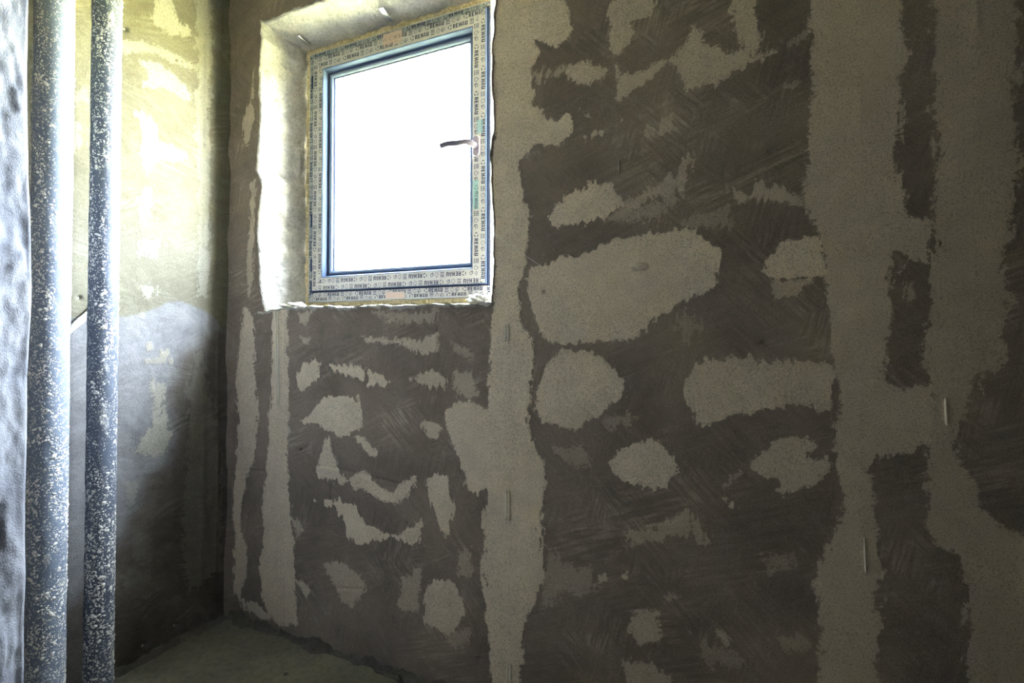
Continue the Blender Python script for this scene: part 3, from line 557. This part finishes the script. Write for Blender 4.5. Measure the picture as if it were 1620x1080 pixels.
for k in range(cols):
    s = 0.30 * k / (cols - 1); rr = 0.02 * (1 - math.exp(-s / 0.012))
    dn = 0.006 * fbm(nz_ * .6, nz_ * 0 + s, 0.06, 81, 4) + 0.006 * np.clip(fbm(nz_ * 0.35, nz_ * 0 + s, 0.035, 85, 3), 0, 2) * min(1, s / .02)
    rows.append((ex + dirv[0] * s + nrm[0] * dn * min(1, s / .012 + .15), ey + dirv[1] * s + nrm[1] * dn * min(1, s / .012 + .15)))
G = np.stack([np.stack([r[0], r[1], nz_], -1) for r in rows])
tag(link('wall_nib', mesh_np('wall_nib', G.reshape(-1, 3), grid_quads(G.shape[0], G.shape[1])[:, ::-1]), M['nib'], None, True), kind='structure')
bm = bmesh.new()
px0, py0 = float(ex.mean()), float(ey.mean())
fp = [(px0 - .03, py0 - .012), (px0 - .03 + .40 * .3, py0 - .30), (0.02, py0 - .30), (0.02, py0 - .012)]
lo = [bm.verts.new((x, y, 0.005)) for x, y in fp]; hi = [bm.verts.new((x, y, HC - .005)) for x, y in fp]
bm.faces.new(lo); bm.faces.new(hi[::-1])
for i in range(4): bm.faces.new((lo[i], hi[i], hi[(i + 1) % 4], lo[(i + 1) % 4]))
bmesh.ops.recalc_face_normals(bm, faces=bm.faces[:])
from_bm('masonry', bm, M['room'], bpy.data.objects['wall_nib'])

# ---- outside ground
bm = bmesh.new(); bmesh.ops.create_grid(bm, x_segments=24, y_segments=24, size=30)
for v in bm.verts: v.co += Vector((0, 30.4, -0.35)); v.co.z += 0.05 * math.sin(v.co.x * 1.7) * math.cos(v.co.y * 1.1)
tag(from_bm('lawn', bm, M['grass']), kind='structure')

# ------------------------------------------------------------------ window
win = empty('window_1', (0.72, R, FZ0)); tag(win, kind='structure')
def W(o): return local(o, win)
def ring(name, x0, x1, z0, z1, y, section, mat, sub=None):
    """four mitred bars; section = closed list of (inset, depth)"""
    out = []
    for side in range(4):
        bm = bmesh.new(); a = []; b = []
        for (i, d) in section:
            c = [(x0 + i, z1 - i), (x1 - i, z1 - i), (x1 - i, z0 + i), (x0 + i, z0 + i)]
            p, q = c[side], c[(side + 1) % 4]
            a.append(bm.verts.new((p[0], y + d, p[1]))); b.append(bm.verts.new((q[0], y + d, q[1])))
        n = len(section)
        for k in range(n): bm.faces.new((a[k], a[(k + 1) % n], b[(k + 1) % n], b[k]))
        bm.faces.new(a[::-1]); bm.faces.new(b)
        bmesh.ops.recalc_face_normals(bm, faces=bm.faces[:])
        out.append(W(from_bm(name, bm, mat)))
    return out
frame = ring('frame_bar', FX0, FX1, FZ0, FZ1, R, [(0, .024), (.004, .020), (.060, .020), (.064, .024), (.064, .05), (.050, .055), (.050, .09), (0, .09)], M['frame_pvc'])
sash = ring('sash_bar', SX0, SX1, SZ0, SZ1, R, [(0, .006), (.0025, 0), (.054, 0), (.0565, .0015), (.060, .012), (.063, .026), (.068, .029), (.068, .06), (.012, .06), (.012, .018), (0, .018)], M['pvc'])
beads = ring('glazing_bead', SX0 + .066, SX1 - .066, SZ0 + .066, SZ1 - .066, R, [(0, .030), (.002, .0255), (.007, .0235), (.013, .0265), (.017, .032), (.018, .036), (.018, .040), (0, .040)], M['bead'])
ring('gasket', SX0 + .083, SX1 - .083, SZ0 + .083, SZ1 - .083, R, [(0, .033), (.003, .034), (.003, .041), (0, .041)], M['gasket'])
ring('gasket', SX0 - .0042, SX1 + .0042, SZ0 - .0042, SZ1 + .0042, R, [(0, .009), (.0042, .007), (.0042, .0195), (0, .0195)], M['gasket'])
bm = bmesh.new(); bm_box(bm, SX0 + .07, SX1 - .07, R + .040, R + .044, SZ0 + .07, SZ1 - .07); W(from_bm('glass_pane', bm, M['glass']))

# printed protective film --------------------------------------------------
def rc(x0, y0, x1, y1): return [(x0, y0), (x1, y0), (x1, y1), (x0, y1)]
LET = {'R': [rc(0, 0, .24, 1), rc(.2, .83, .6, 1), rc(.46, .5, .66, .9), rc(.2, .42, .6, .57), [(.30, .45), (.50, .45), (.70, 0), (.48, 0)]],
       'E': [rc(0, 0, .25, 1), rc(.2, .83, .62, 1), rc(.2, .42, .56, .58), rc(.2, 0, .62, .17)],
       'H': [rc(0, 0, .24, 1), rc(.43, 0, .67, 1), rc(.2, .41, .46, .59)],
       'A': [[(0, 0), (.2, 0), (.26, 1), (.12, 1)], [(.46, 0), (.66, 0), (.54, 1), (.40, 1)], rc(.2, .83, .46, 1), rc(.16, .28, .5, .44)],
       'U': [rc(0, .1, .24, 1), rc(.43, .1, .67, 1), rc(.08, 0, .58, .2)]}
def arc(cx, cy, r0, r1, a0, a1, n=6):
    o = []
    for k in range(n):
        t0 = math.radians(a0 + (a1 - a0) * k / n); t1 = math.radians(a0 + (a1 - a0) * (k + 1) / n)
        o.append([(cx + r0 * math.cos(t0), cy + r0 * math.sin(t0)), (cx + r1 * math.cos(t0), cy + r1 * math.sin(t0)), (cx + r1 * math.cos(t1), cy + r1 * math.sin(t1)), (cx + r0 * math.cos(t1), cy + r0 * math.sin(t1))])
    return o
def unit_polys():
    bold, thin = [], []
    x = 0
    for ch in 'REHAU':
        bold += [[(x + px, py) for px, py in p] for p in LET[ch]]; x += .83
    x = 4.55; st = .14                                    # window symbol
    thin += [rc(x, -.1, x + 1.15, -.1 + st), rc(x, 1.0, x + 1.15, 1.0 + st), rc(x + .12, 0, x + .12 + st, 1), rc(x + .93, 0, x + .93 + st, 1), rc(x + .52, 0, x + .52 + st, 1), rc(x + .2, .62, x + .95, .62 + st)]
    x = 6.15; thin += arc(x + .55, .42, .42, .53, 60, 420, 14) + [rc(x + .5, .8, x + .5 + st, 1.2), rc(x + .3, .32, x + .6, .40)]
    x = 7.65                                              # tilted box symbol
    def rot(p, a=.35): return [((px) * math.cos(a) - py * math.sin(a), px * math.sin(a) + py * math.cos(a)) for px, py in p]
    for p in (rc(0, 0, .9, st), rc(0, .6, .9, .6 + st), rc(0, 0, st, .7), rc(.8, 0, .9, .7)): thin.append([(x + .15 + a, .0 + b) for a, b in rot(p)])
    thin += arc(x + .25, .25, .22, .31, 0, 360, 8)
    x = 9.55                                              # three arrows in a ring
    for k in range(3): bold += arc(x + .5, .5, .38, .56, 20 + 120 * k, 100 + 120 * k, 4)
    return bold, thin, 10.9
UB, UT, UL = unit_polys()
CAP = 0.0150
def film_side(bar, x0, x1, z0, z1, i0, i1, y, side, rows, film_m, seed, flip=False, print_on=True):
    """film and its print on one bar; rows: (offset across from outer edge, start shift, drop-out list)"""
    rng = random.Random(seed)
    L = (x1 - x0) if side % 2 == 0 else (z1 - z0)
    org = [(x0, z1), (x1, z1), (x1, z0), (x0, z0)][side]
    sx = [(1, 0), (0, -1), (-1, 0), (0, 1)][side]; inn = [(0, -1), (-1, 0), (0, 1), (1, 0)][side]
    def wpt(s, i, dy): return Vector((org[0] + sx[0] * s + inn[0] * i, y + dy, org[1] + sx[1] * s + inn[1] * i))
    bm = bmesh.new(); n = 40; up, dn, up2, dn2 = [], [], [], []
    for k in range(n + 1):
        f = k / n; ja = rng.uniform(0, .0012); jb = rng.uniform(0, .0012)
        for lst, ii, dd in ((up, i0 + ja, -.0004), (dn, i1 - jb, -.0004)):
            lst.append(bm.verts.new(wpt(ii + (L - 2 * ii) * f, ii, dd)))
        for lst, ii in ((up2, i0 + ja), (dn2, i1 - jb)):
            lst.append(bm.verts.new(wpt(ii + (L - 2 * ii) * f, ii, .0002)))
    for k in range(n):
        bm.faces.new((up[k], up[k + 1], dn[k + 1], dn[k])); bm.faces.new((up2[k], up2[k + 1], up[k + 1], up[k])); bm.faces.new((dn[k], dn[k + 1], dn2[k + 1], dn2[k]))
    bmesh.ops.recalc_face_normals(bm, faces=bm.faces[:])
    fo = from_bm('protective_film', bm, film_m); fo.parent = bar
    if not print_on: return
    bm = bmesh.new()
    for (off, sh) in rows:
        s = sh - UL * CAP
        while s < L:
            for mi, polys in ((0, UB), (1, UT)):
                for p in polys:
                    vs = []
                    for (a, b) in p:
                        a *= CAP; b *= CAP
                        if flip: ss = L - (s + a); ii = off - CAP * 1.0 + b
                        else: ss = s + a; ii = off - b
                        vs.append(bm.verts.new(wpt(ss, ii, -.0007)))
                    f = bm.faces.new(vs); f.material_index = mi
            s += UL * CAP
    e = .0015
    for co, no in ((wpt(0, i0 + e, 0), -Vector((inn[0], 0, inn[1]))), (wpt(0, i1 - e, 0), Vector((inn[0], 0, inn[1]))),
                   (wpt(e, 0, 0), -(Vector((sx[0], 0, sx[1])) - Vector((inn[0], 0, inn[1])))), (wpt(L - e, 0, 0), Vector((sx[0], 0, sx[1])) + Vector((inn[0], 0, inn[1])))):
        bmesh.ops.bisect_plane(bm, geom=bm.verts[:] + bm.edges[:] + bm.faces[:], plane_co=co, plane_no=no.normalized(), clear_outer=True)
    for f in bm.faces: f.normal_update()
    bad = [f for f in bm.faces if f.normal.y > 0]
    if bad: bmesh.ops.reverse_faces(bm, faces=bad)
    po = from_bm('film_print', bm, [M['ink'], M['ink_thin']]); po.parent = bar
for side, rows in enumerate(([(.020, .085), (.043, .020)], [(.019, .060), (.046, -.02), ], [(.020, .03), (.047, .10)], [(.024, .02), (.052, .09)])):
    film_side(sash[side], SX0, SX1, SZ0, SZ1, .003, .054, R, side, rows, M['film'], 5 + side)
for side, rows in enumerate(([(.019, .03), (.036, .1)], [(.02, .02)], [(.019, .045), (.038, .11)], [(.020, .03), (.036, .1)])):
    film_side(frame[side], FX0, FX1, FZ0, FZ1, .005, .040, R + .020, side, rows, M['film_grey'] if side in (0, 3) else M['film'], 15 + side, flip=(side == 2))
def scrap(name, u0, v0, u1, v1, y, m, par):
    a = on_y(u0, v0, y); b = on_y(u1, v1, y); bm = bmesh.new()
    n = 8; top = []; bot = []; rng = random.Random(u0)
    for k in range(n + 1):
        f = k / n; top.append(bm.verts.new((a[0] + (b[0] - a[0]) * f, y, a[2] + rng.uniform(-.001, .001)))); bot.append(bm.verts.new((a[0] + (b[0] - a[0]) * f, y, b[2] + rng.uniform(-.001, .001))))
    for k in range(n): bm.faces.new((top[k], bot[k], bot[k + 1], top[k + 1]))
    r = bmesh.ops.extrude_face_region(bm, geom=bm.faces[:])
    for v in [g for g in r['geom'] if isinstance(g, bmesh.types.BMVert)]: v.co.y -= .0004
    bmesh.ops.recalc_face_normals(bm, faces=bm.faces[:])
    o = from_bm(name, bm, m); o.parent = par
scrap('tape_scrap', 606, 55, 636, 66, R - .0003, M['pink'], sash[0])
scrap('tape_scrap', 755, 190, 764, 210, R - .0003, M['teal'], sash[1])
scrap('tape_scrap', 748, 285, 757, 330, R - .0003, M['teal'], sash[1])
scrap('tape_scrap', 610, 462, 640, 472, R + .0192, M['pink'], frame[2])

# hinge caps on the left of the frame
for v in (132, 350, 420, 455):
    c = on_y(490, v, R + .01); bm = bmesh.new(); bmesh.ops.create_cone(bm, cap_ends=True, segments=14, radius1=.0075, radius2=.0075, depth=.05)
    bmesh.ops.bevel(bm, geom=[e for e in bm.edges if abs(e.verts[0].co.z - e.verts[1].co.z) < 1e-5], offset=.002, segments=2, affect='EDGES')
    for q in bm.verts: q.co += Vector((SX0 - .007, R + .010, c[2]))
    W(from_bm('hinge_barrel', bm, M['pvc'], None, True))

# handle
hy = R
hp = on_y(755, 232, hy); hx, hz = float(hp[0]), float(hp[2])
bm = bmesh.new(); n = 12
def pill(r, hh, y):
    return [bm.verts.new((hx + r * math.cos(a) , y, hz + (hh if math.sin(a) > 0 else -hh) + r * math.sin(a))) for a in [2 * math.pi * (k + .5) / 28 for k in range(28)]]
L0 = pill(.0145, .022, hy); L1 = pill(.0145, .022, hy - .008); L2 = pill(.012, .022, hy - .0115)
for a, b in ((L0, L1), (L1, L2)):
    for k in range(28): bm.faces.new((a[k], a[(k + 1) % 28], b[(k + 1) % 28], b[k]))
bm.faces.new(L2); bm.faces.new(L0[::-1]); bmesh.ops.recalc_face_normals(bm, faces=bm.faces[:])
han = W(from_bm('handle', bm, M['rosette'], None, False))
bm = bmesh.new()
tip = on_y(696, 231, hy - .055)
path = [(hx, hy - .010, hz, .0105, .0105), (hx, hy - .030, hz, .0105, .0105), (hx - .004, hy - .046, hz + .001, .011, .011), (hx - .018, hy - .054, hz + .0025, .0085, .010), (hx - .05, hy - .056, hz + .002, .0100, .0060)]
ex_, ez_ = float(tip[0]), float(tip[2])
for f in (.5, .75, .95, 1.0): path.append((hx - .05 + (ex_ - hx + .05) * f, hy - .056 + .003 * f, hz + .002 + (ez_ - hz - .002) * f + .004 * math.sin(math.pi * f), 0.0098 if f < 1 else .008, .0055 if f < 1 else .004))
rings = []
for k, (x, y, z, rv, rd) in enumerate(path):
    p0 = Vector(path[max(0, k - 1)][:3]); p1 = Vector(path[min(len(path) - 1, k + 1)][:3]); d = (p1 - p0).normalized()
    up = Vector((0, 0, 1)); sdv = d.cross(up).normalized(); up = sdv.cross(d).normalized()
    rings.append([bm.verts.new(Vector((x, y, z)) + up * rv * math.sin(a) + sdv * rd * math.cos(a)) for a in [2 * math.pi * j / 16 for j in range(16)]])
for a, b in zip(rings[:-1], rings[1:]):
    for j in range(16): bm.faces.new((a[j], a[(j + 1) % 16], b[(j + 1) % 16], b[j]))
bm.faces.new(rings[0][::-1]); bm.faces.new(rings[-1]); bmesh.ops.recalc_face_normals(bm, faces=bm.faces[:])
lv = from_bm('lever', bm, M['handle'], None, True); lv.parent = han

# expanding foam seams round the frame
def foam(p, q, a, b, seed, name='foam_seam'):
    """lumpy strip between two lines: a,b offsets of second edge"""
    p = np.array(p, float); q = np.array(q, float); L = np.linalg.norm(q - p); n = int(L / .004); m = 9
    t = np.linspace(0, 1, n); off = np.array(a, float)
    rows = []
    for k in range(m):
        f = k / (m - 1); P = p + (q - p) * t[:, None] + off * f
        bul = 0.010 * math.sin(math.pi * f) + (0.008 * vnoise(t * L, t * 0 + f * .04, 0.016, seed) + .004 * vnoise(t * L, t * 0 + f * .04, .007, seed + 1)) * (0.3 + math.sin(math.pi * f))
        P[:, 1] -= bul; rows.append(P)
    G = np.array(rows); q4 = grid_quads(G.shape[0], n)
    return W(link(name, mesh_np(name, G.reshape(-1, 3), q4 if b else q4[:, ::-1]), M['foam'], None, True))
fyy = R + .034
foam((FX0 - .026, fyy, FZ1 - .004), (FX1, fyy, FZ1 - .004), (0, 0, .032), False, 91)
foam((FX0 + .003, fyy, FZ0 - .02), (FX0 + .003, fyy, FZ1 + .02), (-.030, 0, 0), False, 93)
foam((FX0 - .02, fyy, FZ0 + .003), (FX1, fyy, FZ0 + .003), (0, 0, -.034), True, 95)

# zinc fixing straps from the frame into the head of the opening
for (u0, v0, u1, v1) in ((470, 57, 489, 71), (602, 12, 620, 34)):
    b_ = on_y(u1, v1, R + .012); dd = ray(u0, v0); kk = (IT - OZ1) / yr
    tt_ = (OZ1 - CAM[2] + kk * (0 - CAM[1]) * -1) / (dd[2] - kk * dd[1]); a_ = CAM + dd * (tt_ - .026); b_ = b_ - ray(u1, v1) * .014
    a_ = Vector(a_); b_ = Vector(b_); d = (b_ - a_).normalized(); sdv = Vector((1, 0, 0)); sdv = (sdv - d * sdv.dot(d)).normalized(); nn = d.cross(sdv)
    bm = bmesh.new(); prof = []
    for f, lift in ((0, 0), (.08, .001), (.35, .0025), (.7, .001), (1, 0)):
        c = a_ + (b_ - a_) * f + nn * lift
        prof.append([bm.verts.new(c + sdv * x_ + nn * y_) for x_, y_ in ((-.010, 0), (-.008, .0018), (.008, .0018), (.010, 0), (.008, -.0008), (-.008, -.0008))])
    for a, b in zip(prof[:-1], prof[1:]):
        for j in range(6): bm.faces.new((a[j], a[(j + 1) % 6], b[(j + 1) % 6], b[j]))
    bm.faces.new(prof[0]); bm.faces.new(prof[-1][::-1]); bmesh.ops.recalc_face_normals(bm, faces=bm.faces[:])
    W(from_bm('fixing_strap', bm, M['metal']))

# ------------------------------------------------------------------ exposed bits of guide bead in the back wall
def bead_bit(u0, v0, u1, v1, gap=0.010, two=True, wd=.0022):
    a = on_y(u0, v0); b = on_y(u1, v1); bm = bmesh.new()
    for off in ((-gap / 2, gap / 2) if two else (0,)):
        n = 6; A = []
        for k in range(n + 1):
            f = k / n; x = a[0] + (b[0] - a[0]) * f + off; z = a[2] + (b[2] - a[2]) * f; ww = wd * (0.4 if k in (0, n) else 1)
            A.append([bm.verts.new((x - ww, .004, z)), bm.verts.new((x - ww * .5, -.0065, z)), bm.verts.new((x + ww * .5, -.0065, z)), bm.verts.new((x + ww, .004, z))])
        for p, q in zip(A[:-1], A[1:]):
            for j in range(3): bm.faces.new((p[j], q[j], q[j + 1], p[j + 1]))
        bm.faces.new(A[0]); bm.faces.new(A[-1][::-1])
    bmesh.ops.recalc_face_normals(bm, faces=bm.faces[:])
    from_bm('guide_bead', bm, M['bead_metal'], wall_back)
bead_bit(803, 514, 803, 540); bead_bit(804, 775, 804, 823); bead_bit(806, 1048, 806, 1090)
bead_bit(1367, 850, 1369, 903, two=False, wd=.002); bead_bit(1495, 630, 1497, 672, two=False); bead_bit(439, 490, 441, 640, gap=.012, wd=.0014)
bead_bit(980, 255, 980, 275, two=False, wd=.001)

# ------------------------------------------------------------------ pipes
def add_pipe(label, u, x, dia, mat, seed, nsplat, lean=0.0):
    d = ray(u, 520); P = CAM + d * ((x - CAM[0]) / d[0]); y = float(P[1])
    root = empty('insulated_pipe', (x, y, 0)); tag(root, label, 'pipe')
    n, m = 56, 300; th = np.linspace(0, 2 * math.pi, n, endpoint=False); zz = np.linspace(0.0, HC, m)
    T, ZZ = np.meshgrid(th, zz, indexing='ij')
    r = dia / 2 + 0.0012 * fbm(np.cos(T) * .1 + 5, ZZ + np.sin(T) * .1, 0.10, seed, 3) + .0006 * fbm(np.cos(T) * .05 + 9, ZZ + np.sin(T) * .05, 0.02, seed + 4, 2)
    V = np.stack([r * np.cos(T), r * np.sin(T) , ZZ], -1).reshape(-1, 3)
    i, j = np.meshgrid(np.arange(n), np.arange(m - 1), indexing='ij'); a = i * m + j; b = ((i + 1) % n) * m + j
    q = np.stack([a, b, b + 1, a + 1], -1).reshape(-1, 4)
    link('wrap', mesh_np('wrap', V, q), mat, root, True)
    # flung plaster droplets: real little lumps
    rng = np.random.RandomState(seed); VV = []; FF = []; c0 = 0
    oc = np.array([[1, 0, 0], [.5, .87, 0], [-.5, .87, 0], [-1, 0, 0], [-.5, -.87, 0], [.5, -.87, 0], [.25, .2, .75], [-.3, -.1, .6]])
    tri = np.array([[0, 1, 6], [1, 2, 6], [2, 7, 6], [2, 3, 7], [3, 4, 7], [4, 5, 7], [5, 6, 7], [5, 0, 6]])
    for k in range(nsplat):
        a = math.radians(rng.uniform(-150, 80)); z = rng.uniform(0.05, HC - .05)
        if vnoise(np.array([a * .3]), np.array([z]), 0.16, seed + 8)[0] < -.35: continue
        s = 0.0013 + 0.0016 * rng.rand() ** 2 + (0.003 if rng.rand() < .03 else 0); st = 1 + rng.rand()
        N = np.array([math.cos(a), math.sin(a), 0]); Tn = np.array([-math.sin(a), math.cos(a), 0]); Zn = np.array([0, 0, 1.0]); ro = rng.rand() * 6.3
        A1 = Tn * math.cos(ro) + Zn * math.sin(ro); A2 = -Tn * math.sin(ro) + Zn * math.cos(ro)
        base = N * (dia / 2 - .0006) + Zn * z
        VV.append(base + oc[:, :1] * A1 * s * st + oc[:, 1:2] * A2 * s + oc[:, 2:] * N * s * .9); FF.append(tri + c0); c0 += 8
    sp = link('plaster_splatter', mesh_np('plaster_splatter', np.concatenate(VV), np.concatenate(FF)), M['splat'], root); sp['kind'] = 'stuff'
    return root
add_pipe('thicker bluish wrapped vertical pipe spattered with plaster beside the rough wall end', 79, 0.115, 0.094, M['pipe'], 101, 9000)
add_pipe('thinner dark wrapped vertical pipe spattered with plaster, nearer the window corner', 163, 0.105, 0.0785, M['pipe2'], 111, 7500)
# slanting strut behind the two pipes
a_ = Vector(on_x(96, 534, 0.006)); b_ = Vector(on_x(158, 480, 0.006))
bm = bmesh.new(); d = (b_ - a_).normalized(); sdv = Vector((1, 0, 0)); up = sdv.cross(d)
rg = []
for k in range(9):
    f = k / 8; c = a_ + (b_ - a_) * f; r_ = .011 * (1 + .08 * math.sin(k * 2.1)) * (.75 if k in (0, 8) else 1)
    rg.append([bm.verts.new(c - a_ + sdv * r_ * .45 * math.cos(t) + up * r_ * math.sin(t)) for t in [2 * math.pi * j / 14 for j in range(14)]])
for a, b in zip(rg[:-1], rg[1:]):
    for j in range(14): bm.faces.new((a[j], a[(j + 1) % 14], b[(j + 1) % 14], b[j]))
bm.faces.new(rg[0][::-1]); bm.faces.new(rg[-1]); bmesh.ops.recalc_face_normals(bm, faces=bm.faces[:])
st_ = from_bm('conduit', bm, M['reveal'], None, True); st_.location = a_
tag(st_, 'short pale conduit slanting between the two wrapped pipes against the left wall', 'conduit')

# ------------------------------------------------------------------ loose mortar on the sill and floor, thread
def lump(name, loc, r, seed, label, cat, mat, flat=.6, group=None):
    bm = bmesh.new(); bmesh.ops.create_icosphere(bm, subdivisions=4, radius=1.0)
    for v in bm.verts:
        p = v.co; k = 1 + 0.0 * flat if flat == 0 else 1 + 0.28 * math.sin(p.x * 3.1 + seed) * math.cos(p.y * 2.7 + seed * 2) + .16 * math.sin(p.z * 7 + p.x * 6 + seed) + .08 * math.sin(p.y * 13 + p.x * 11 + seed * 3)
        v.co = Vector((p.x * k * r[0], p.y * k * r[1], max(p.z * k * r[2], -r[2] * (.55 if flat else 1))))
    o = from_bm(name, bm, mat, None, True); o.location = loc; tag(o, label, cat, group); return o
c = on_y(757, 474, 0.035); lump('mortar_lump', (c[0], c[1], c[2] + .001), (.034, .026, .017), 1.3, 'crumbly white mortar lump on the window sill below the right end of the frame', 'mortar', M['chip'])
c = on_y(466, 481, 0.035); lump('mortar_lump', (c[0], c[1], c[2] - .006), (.052, .03, .013), 4.1, 'low white mortar heap on the window sill below the left end of the frame', 'mortar', M['chip'])
c = on_z(629, 1072, .012); lump('mortar_crumb', (c[0], c[1] , .010), (.012, .010, .008), 2.2, 'small brown mortar crumb on the floor near the back wall', 'crumb', M['dark_mortar'])
c = on_z(452, 1066, .006); lump('mortar_crumb', (c[0], c[1], .006), (.006, .006, .005), 5.2, 'tiny dark mortar crumb on the floor at the bottom edge of the photo', 'crumb', M['dark_mortar'])

c = on_y(1012, 422); lb = lump('plaster_lump', (c[0], c[1] + .002, c[2]), (.026, .012, .0125), 3.3, None, None, rough_mat('lump_plaster', (0.70, 0.61, 0.49), (0.64, 0.55, 0.44), 60, 12, .3, .002), 0); lb.parent = wall_back
a_ = Vector(on_y(779, 367, -.012)); b_ = Vector(on_y(915, 456, -.004)); bm = bmesh.new(); rg = []
for k in range(13):
    f = k / 12; c = a_ + (b_ - a_) * f + Vector((0, -.004, -.006)) * math.sin(math.pi * f); r_ = .0007 * (1 - .5 * f)
    rg.append([bm.verts.new(c - a_ + Vector((r_ * math.cos(t) * .6, r_ * math.sin(t), r_ * math.cos(t)))) for t in [2 * math.pi * j / 6 for j in range(6)]])
for a, b in zip(rg[:-1], rg[1:]):
    for j in range(6): bm.faces.new((a[j], a[(j + 1) % 6], b[(j + 1) % 6], b[j]))
bm.faces.new(rg[0][::-1]); bm.faces.new(rg[-1]); bmesh.ops.recalc_face_normals(bm, faces=bm.faces[:])
th_ = from_bm('thread', bm, M['thread']); th_.location = a_
tag(th_, 'fine white thread hanging slantwise on the back wall right of the window', 'thread')
